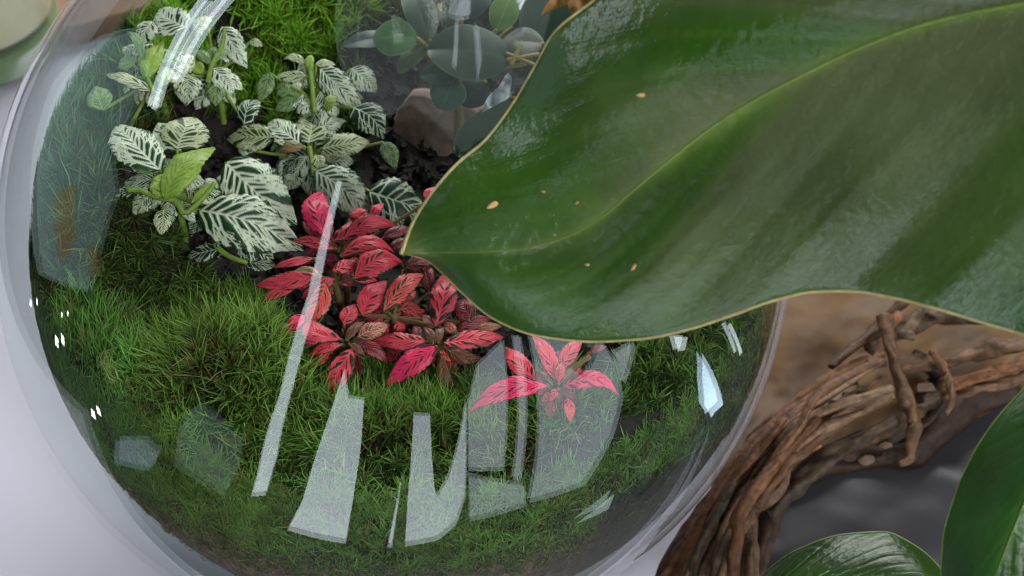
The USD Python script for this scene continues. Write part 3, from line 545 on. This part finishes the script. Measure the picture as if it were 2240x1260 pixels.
def broad_leaf(label, mid, upper, lower, depth, col, midcol, rimcol, nv=150, nu=61, vein=.0011, th=.0006, ripple=1.):
    m, u, l = resample(mid, nv), resample(upper, nv), resample(lower, nv); s = np.linspace(0, 1, nv)[:, None]; t = np.linspace(-1, 1, nu)[None, :]
    e = np.where(t[..., None] < 0, u[:, None], l[:, None]); X = m[:, None] + (e - m[:, None]) * np.abs(t)[..., None]
    q = s + .42 * np.abs(t) ** .9 + .02 * np.sin(9 * s)
    ph = (q * 11) % 1; ridge = np.exp(-((ph - .5) / .10) ** 2) * np.abs(t) ** .3 * (1 - np.abs(t) ** 6) * (.15 + .85 * smooth(.08, .32, s))
    fold = np.abs(((q * 3.7 + .2) % 1) - .5) * 2
    d = depth(X[..., 0], X[..., 1], s, t) + vein * .35 * ridge + ripple * .0030 * (fold - .5) * smooth(.1, .9, t) * smooth(.1, .4, s)
    P = at_d(X[..., 0], X[..., 1], d); N = unit(np.cross(np.gradient(P, axis=0), np.gradient(P, axis=1)))
    if (N[nv // 2, nu // 2] @ VIEW) < 0: N = -N
    top = P.reshape(-1, 3); bot = (P - N * th).reshape(-1, 3); f = tri(grid_faces(nu, nv)); k = len(top); a = np.arange(k).reshape(nv, nu)
    ring = np.r_[a[0, :-1], a[:-1, -1], a[-1, :0:-1], a[:0:-1, 0]]; rn = np.roll(ring, -1)
    F = np.vstack([f, f[:, ::-1] + k, np.stack([ring, ring + k, rn + k], 1), np.stack([ring, rn + k, rn], 1)])
    if np.cross(top[f[0, 1]] - top[f[0, 0]], top[f[0, 2]] - top[f[0, 0]]) @ VIEW < 0: F = F[:, ::-1]
    tone = .82 + .35 * meshkit.fbm(top * 28, 3, 2); c = np.array(col) * tone[:, None] * (1 + .03 * np.cos(q * 2 * math.pi * 60).reshape(-1, 1))
    pale = ((np.exp(-(t / .022) ** 2) * .7 + .5 * np.exp(-(t / .055) ** 2)) * (.35 + .65 * smooth(.15, .6, s)) * (1 - .5 * s * 0) + .15 * ridge + .30 * np.exp(-(t / .12) ** 2) * smooth(.1, .6, s)) * np.ones_like(s); tipy = smooth(.05, .0, s) * np.ones_like(t)
    c = c + (np.array(midcol) - c) * np.clip(pale, 0, 1).reshape(-1, 1) * .8; c = c + (np.array((.16, .17, .03)) - c) * tipy.reshape(-1, 1) * .6
    dz = meshkit.fbm(np.stack([q * 4.6 + 3, s * 1.6 + 0 * t, np.sign(t) * .7 + 0 * s], -1), 2, 6); sheen_paint = smooth(.36, .66, dz) * smooth(.12, .45, s) * (1 - .5 * np.abs(t))
    if ripple >= 1: c = c + (np.array((.115, .125, .065)) - c) * (sheen_paint * .75).reshape(-1, 1)  # paints the leaf's reflected olive sheen into its vertex colours
    uv = np.stack([(q * np.ones_like(t)).ravel(), (q * 2 + 0 * t).ravel()], 1)
    tt = thing('broad_leaf', label, 'leaf', P[nv // 2, nu // 2], 'broad glossy leaves around the bowl')
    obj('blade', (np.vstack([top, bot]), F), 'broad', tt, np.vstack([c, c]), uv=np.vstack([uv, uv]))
    for side in (0, nu - 1):
        v, f2 = tube(P[:, side] - N[:, side] * th * .5, [.0005, .0005], 6, 0); obj('leaf_margin', (v, f2), 'stem', tt, np.array(rimcol) * (.7 + .6 * meshkit.noise(v * 260, 3))[:, None])
    mr = resample(P[:, nu // 2] + N[:, nu // 2] * .0000, 120); v, f2 = tube(mr, np.linspace(.0000, .0011, 10) ** 1.0, 10, 0, .30); obj('midrib', (v, f2), 'stem', tt, np.array(midcol) * (.8 + .4 * meshkit.noise(v * 150, 3))[:, None])
    return P
def dep_main(X, Y, s, t):
    return .338 - .030 * s + .0042 * np.exp(-(t / .34) ** 2) * smooth(0, .3, s) + .010 * np.clip(t, 0, 1) ** 3 + .016 * np.clip(-t, 0, 1) ** 2.4 * smooth(0, .25, s) + .004 * smooth(.12, 0, s)
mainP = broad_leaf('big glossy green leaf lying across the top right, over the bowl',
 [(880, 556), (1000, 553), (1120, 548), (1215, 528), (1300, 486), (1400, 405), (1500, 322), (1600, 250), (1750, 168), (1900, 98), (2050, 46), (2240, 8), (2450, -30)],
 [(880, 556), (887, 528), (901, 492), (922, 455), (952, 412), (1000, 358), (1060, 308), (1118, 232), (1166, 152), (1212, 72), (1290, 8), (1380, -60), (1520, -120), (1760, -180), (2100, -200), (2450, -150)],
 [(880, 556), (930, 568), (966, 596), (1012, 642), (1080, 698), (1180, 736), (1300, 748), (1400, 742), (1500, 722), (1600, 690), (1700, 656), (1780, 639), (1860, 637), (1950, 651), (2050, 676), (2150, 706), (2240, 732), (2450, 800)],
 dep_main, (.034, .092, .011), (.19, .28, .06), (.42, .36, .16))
broad_leaf('glossy leaf cut off by the lower right corner of the picture',
 [(2120, 1420), (2180, 1250), (2260, 1050), (2360, 800)], [(2120, 1420), (2058, 1300), (2062, 1190), (2090, 1080), (2130, 990), (2180, 916), (2245, 845), (2330, 770), (2360, 800)][:8] + [(2360, 800)],
 [(2120, 1420), (2260, 1350), (2380, 1150), (2420, 900), (2360, 800)], lambda X, Y, s, t: .36 + .016 * np.clip(-t, 0, 1) ** 2 - .01 * s + 0 * t, (.022, .085, .010), (.10, .20, .03), (.28, .36, .10), ripple=.3)
broad_leaf('dark green leaf at the bottom edge, under the plastic sheet',
 [(2100, 1330), (1980, 1270), (1820, 1270), (1620, 1330)], [(2100, 1330), (2062, 1250), (2000, 1192), (1930, 1163), (1850, 1168), (1740, 1204), (1665, 1262), (1620, 1330)],
 [(2100, 1330), (1980, 1400), (1800, 1420), (1620, 1330)], lambda X, Y, s, t: .46 + .010 * np.abs(t) ** 2 + 0 * s, (.022, .055, .010), (.06, .11, .02), (.12, .17, .05), ripple=.2)
for i, (x, y, L, ang, lab) in enumerate([(1079, 445, 14, -28, 'tan dry fleck nearest the tip, upper half of the big leaf'), (1408, 210, 10, 0, 'tan dry fleck near the top of the big leaf'), (1384, 580, 9, -55, 'pale tan fleck on the lower half of the big leaf'),
        (1190, 419, 5, 10, 'tiny fleck in the middle of the big leaf, above its midrib'), (1255, 443, 5, -30, 'tiny dark tan fleck right beside the midrib bend of the big leaf'), (1287, 577, 6, 0, 'tiny pale green fleck on the lower half of the big leaf')]):
    Q = mainP.reshape(-1, 3); X, Y = px(Q); k = ((X - x) ** 2 + (Y - y) ** 2).argmin(); P = Q[k] + VIEW * .0004; s = .33 / FPX
    u, w = np.meshgrid(np.linspace(0, 2 * math.pi, 13)[:-1], np.linspace(0, 1, 4)); a = math.radians(ang); lx, ly = L * np.cos(u) * w, .42 * L * np.sin(u) * w * (1 + .4 * np.cos(u))
    v = P + ((lx * math.cos(a) - ly * math.sin(a)) * s)[..., None] * RT - ((lx * math.sin(a) + ly * math.cos(a)) * s)[..., None] * UP + (.0005 * (1 - w ** 2))[..., None] * VIEW
    v2 = np.vstack([v.reshape(-1, 3), v[-1] - VIEW * .0006]); f = tri(grid_faces(12, 5, True))
    tag(obj('dry_fleck', (v2, f[:, ::-1]), 'fleck', sm=False), lab, 'fleck', 'dry flecks on the big leaf')

# ------------------------------------------------------------------ driftwood, bark board and plastic at the right
def sheet(poly_px, zf, n=60, th=.002):
    """a closed sheet over a four-cornered patch of the photograph, standing at height zf"""
    a, b, c, d = [np.array(p, float) for p in poly_px]; u, v = np.meshgrid(np.linspace(0, 1, n), np.linspace(0, 1, n))
    X = (1 - v)[..., None] * ((1 - u)[..., None] * a + u[..., None] * b) + v[..., None] * ((1 - u)[..., None] * d + u[..., None] * c)
    z = zf(X[..., 0], X[..., 1], u, v); P = at_z(X[..., 0], X[..., 1], z); top = P.reshape(-1, 3); bot = top - V(0, 0, th); f = tri(grid_faces(n, n)); k = n * n
    A = np.arange(k).reshape(n, n); ring = np.r_[A[0, :-1], A[:-1, -1], A[-1, :0:-1], A[:0:-1, 0]]; rn = np.roll(ring, -1)
    return np.vstack([top, bot]), np.vstack([f[:, ::-1], f + k, np.stack([ring, rn + k, ring + k], 1), np.stack([ring, rn, rn + k], 1)])
def bumpz(z0, amp, fx, seed, tilt=0): return lambda X, Y, u, v: z0 + tilt * (1 - v) + amp * (meshkit.fbm(np.stack([X / fx, Y / fx, 0 * X], -1), 4, seed) - .5)
tag(obj('bark_board', sheet([(1600, 470), (2600, 470), (2330, 800), (1560, 1090)], bumpz(.022, .006, 120, 5, .012), 70, .018), 'board'), 'ochre brown slab of bark behind the tangled roots', 'bark')
DW = thing('driftwood', 'tangled reddish brown driftwood roots right of the bowl', 'driftwood', at_z(np.array(1850), np.array(830), 0.))
def root(pts, r, z0, z1, seed, tone=1., flat=.8):
    p = resample(np.array(pts, float), 44); zz = np.linspace(z0, z1, 44) + .003 * np.sin(np.linspace(0, 5, 44) + seed); P = at_z(p[:, 0], p[:, 1], zz); sc = .56 / FPX
    P = P + .0012 * (np.stack([meshkit.noise(P * 120, seed + k) for k in range(3)], 1) - .5)
    v, f = tube(P, np.array(r) * sc, 16, 0, flat, .5, seed)
    i = np.arange(len(v)); g = meshkit.fbm(np.stack([np.cos(i % 16 / 16 * 6.283) * 2.6 + seed, np.sin(i % 16 / 16 * 6.283) * 2.6, i // 16 * .11], 1), 4, seed)
    c = (np.array((.15, .062, .025)) + np.array((-.02, .018, .022)) * ((seed * 7 % 5) / 4)) * tone * (.1 + 1.8 * g[:, None]); obj('root', (v, f), 'wood', DW, c)
for k, (pts, r, z0, z1, tone) in enumerate([
 ([(1473, 1270), (1551, 1134), (1635, 993), (1698, 925), (1771, 872), (1829, 825), (1918, 783), (1944, 720), (1965, 689)], [16, 16, 13, 12, 14], .030, .060, 1.0),
 ([(1440, 1290), (1500, 1170), (1590, 1040), (1650, 960), (1700, 905)], [14, 18, 16, 10], .024, .040, .8),
 ([(1530, 1270), (1593, 1124), (1667, 1009), (1719, 956), (1771, 914), (1860, 880), (1950, 850)], [17, 18, 14, 13, 11], .034, .062, 1.15),
 ([(1572, 1270), (1625, 1113), (1677, 1035), (1745, 935), (1792, 862), (1870, 810), (1930, 790)], [13, 14, 12, 12, 10], .040, .066, .9),
 ([(1635, 1270), (1640, 1180), (1637, 1120), (1688, 1087), (1735, 988), (1803, 935), (1876, 904), (1950, 862)], [20, 19, 15, 15, 12], .034, .060, 1.0),
 ([(1600, 1270), (1610, 1160), (1660, 1060), (1720, 990), (1790, 915)], [12, 14, 12, 9], .044, .060, .75),
 ([(1935, 690), (1948, 747), (1965, 820), (1986, 883), (1998, 935), (1990, 1000), (1968, 1015)], [16, 15, 18, 17, 13, 8], .066, .040, .75),
 ([(1980, 736), (2000, 700), (2020, 686), (2060, 690)], [15, 16, 12], .060, .060, .7),
 ([(2040, 770), (2072, 830), (2082, 870), (2068, 905)], [10, 9, 8, 6], .058, .046, .9),
 ([(1960, 800), (2080, 790), (2160, 765), (2300, 745)], [22, 20, 24, 20], .048, .056, .95),
 ([(2060, 850), (2140, 826), (2300, 775)], [15, 16, 18], .050, .056, 1.15),
 ([(2070, 868), (2190, 840), (2300, 806)], [13, 14, 14], .044, .050, .9),
 ([(1900, 760), (1960, 730), (2080, 690), (2240, 700)], [22, 26, 24, 20], .036, .044, .45),
 ([(1820, 800), (1900, 730), (1960, 680), (2000, 640)], [10, 14, 12], .046, .050, .6),
 ([(1740, 1040), (1850, 990), (1980, 960), (2060, 890)], [34, 40, 34, 26], .014, .018, .22),
 ([(1700, 1075), (1830, 1025), (1990, 985), (2130, 880), (2220, 850)], [26, 44, 46, 40, 30], .010, .020, .16),  # low tone paints the shadow under the tangle into this filler root
 ([(1650, 1268), (1682, 1140), (1742, 1050), (1832, 985), (1930, 940), (2010, 900)], [20, 22, 22, 20, 16], .024, .034, .5),  # this root and the next are coloured dark for the shadow there
 ([(1690, 1125), (1775, 1030), (1870, 965), (1960, 915)], [18, 24, 20, 14], .034, .046, .42),
 ([(1660, 1110), (1740, 1000), (1830, 925), (1930, 870)], [14, 16, 15, 12], .044, .058, .8),
 ([(2000, 780), (2050, 830), (2030, 890), (2000, 900)], [18, 22, 20, 12], .030, .030, .35)]):
    root(pts, r, z0, z1, 20 + k, tone)
BUND = [np.array(p, float) for p in ([(1455, 1280), (1540, 1130), (1632, 985), (1710, 905), (1800, 835), (1900, 780)], [(1520, 1280), (1580, 1125), (1660, 1010), (1745, 925), (1840, 860), (1940, 800)], [(1560, 1280), (1620, 1110), (1690, 1020), (1775, 940), (1870, 880), (1950, 830)], [(1600, 1280), (1640, 1140), (1700, 1050), (1790, 975), (1880, 920), (1950, 880)])]
g_ = np.random.default_rng(77)
for k in range(16):
    a, b = BUND[k % 4], BUND[(k + 1) % 4]; m = g_.uniform(-.1, .9); p = a + (b - a) * m + g_.normal(size=a.shape) * 7
    e = g_.integers(4, 7); p = p[(0 if k % 3 else 1):e]; r0 = g_.uniform(6, 13); root(p, [r0, r0 * 1.1, r0 * .7], .026 + .016 * g_.random(), .045 + .012 * g_.random(), 50 + k, g_.uniform(.55, 1.25))
for k, (x, y, s) in enumerate([(1884, 850, 12), (1822, 882, 10), (1896, 1006, 16), (1938, 975, 12), (1850, 862, 8), (2025, 850, 20), (1868, 838, 9)]):
    P = at_z(np.array(x), np.array(y), .048); g = np.random.default_rng(60 + k); pts = g.normal(size=(16, 3)) * np.array((1, .8, .6)); h = trimesh.convex.convex_hull(unit(pts) * np.array((1.2, .8, .6)))
    tag(obj('wood_chip', (np.array(h.vertices) * s * .56 / FPX + P, np.array(h.faces)), 'chip', sm=False), ['pale wood chip high among the roots', 'small wood chip in the fork of the long roots', 'light wood chip lowest beneath the roots', 'brown wood chip under the hanging root', 'tiny chip beside the fork of the roots', 'grey bark chip inside the root loop', 'small chip above the pale one among the roots'][k], 'wood chip')
M['plastic'] = mat('cloudy_plastic', {'t': ('texture_coordinate', {}), 'n': ('noise_texture', {'scale': 14., 'detail': 3., 'distortion': .3}), 'b': ('bump', {'strength': .06, 'distance': .003}), 'p': ('principled_bsdf', {'base_color': (.045, .045, .052), 'roughness': .36}),
   'tr': ('transparent_bsdf', {'color': (.6, .6, .63)}), 'x': ('mix_closure', {'fac': .35})}, [('t.object', 'n.vector'), ('n.fac', 'b.height'), ('b.normal', 'p.normal'), ('p.BSDF', 'x.closure1'), ('tr.BSDF', 'x.closure2')], 'x.closure')
tag(obj('plastic_sheet', sheet([(1800, 880), (2330, 760), (2330, 1330), (1560, 1330)], lambda X, Y, u, v:   .012 + .005 * (meshkit.fbm(np.stack([(X + 1.6 * Y) / 420, (Y - .5 * X) / 130, 0 * X], -1), 2, 9) - .5), 90, .0004), 'plastic'), 'crumpled clear grey plastic sheet under the driftwood', 'plastic sheet')

# ------------------------------------------------------------------ jar on the table, upper left
def lathe(prof, P, n=96):
    p = np.array(prof, float); th = np.arange(n) / n * 2 * math.pi
    return np.stack([P[0] + p[:, :1] * np.cos(th), P[1] + p[:, :1] * np.sin(th), P[2] + np.broadcast_to(p[:, 1:], (len(p), n))], -1).reshape(-1, 3), grid_faces(n, len(p), True)
JP = at_z(np.array(-36), np.array(100), 0.); 
M['jarglass'] = clear_glass('jar_glass', (.93, .975, .93), .03); M['sand'] = plain('beige_filling', (.56, .44, .34), (.66, .54, .43), 60., .8); M['lid'] = plain('brown_wood', (.20, .10, .05), (.30, .17, .09), 40., .5, .2)
jar = thing('glass_jar', 'small glass jar with beige filling on the table, upper left', 'jar', JP)
r = .040; obj('jar_wall', lathe([(0, .0175), (r - .006, .0177), (r - .002, .021), (r - .002, .07), (r, .07), (r, .0165), (0, .0165)], JP), 'jarglass', jar, sm=40)
obj('filling', lathe([(0, .0182), (r - .006, .0184), (r - .0027, .0215), (r - .0025, .066), (0, .067)], JP), 'sand', jar, sm=40)
M['jarbase'] = mat('green_glass_base', {'p': ('principled_bsdf', {'base_color': (.20, .34, .14), 'roughness': .12, 'transmission_weight': .35})}, []); obj('jar_base', lathe([(0, .0162), (r - .001, .0162), (r, .0145), (r - .001, .003), (r - .004, .0005), (0, .0005)], JP), 'jarbase', jar, sm=40)
obj('lid', lathe([(0, .0705), (r + .002, .0705), (r + .002, .085), (r, .087), (0, .087)], JP), 'lid', jar, sm=40)
BP = [(40, -260), (330, -260), (190, 40), (100, 20)]
tag(obj('wooden_board', sheet([(40, -330), (430, -330), (330, 10), (140, 62)], lambda X, Y, u, v: .012 + 0 * X, 4, .0115), 'lid', sm=False), 'brown wooden board on the table behind the bowl, upper left', 'board')
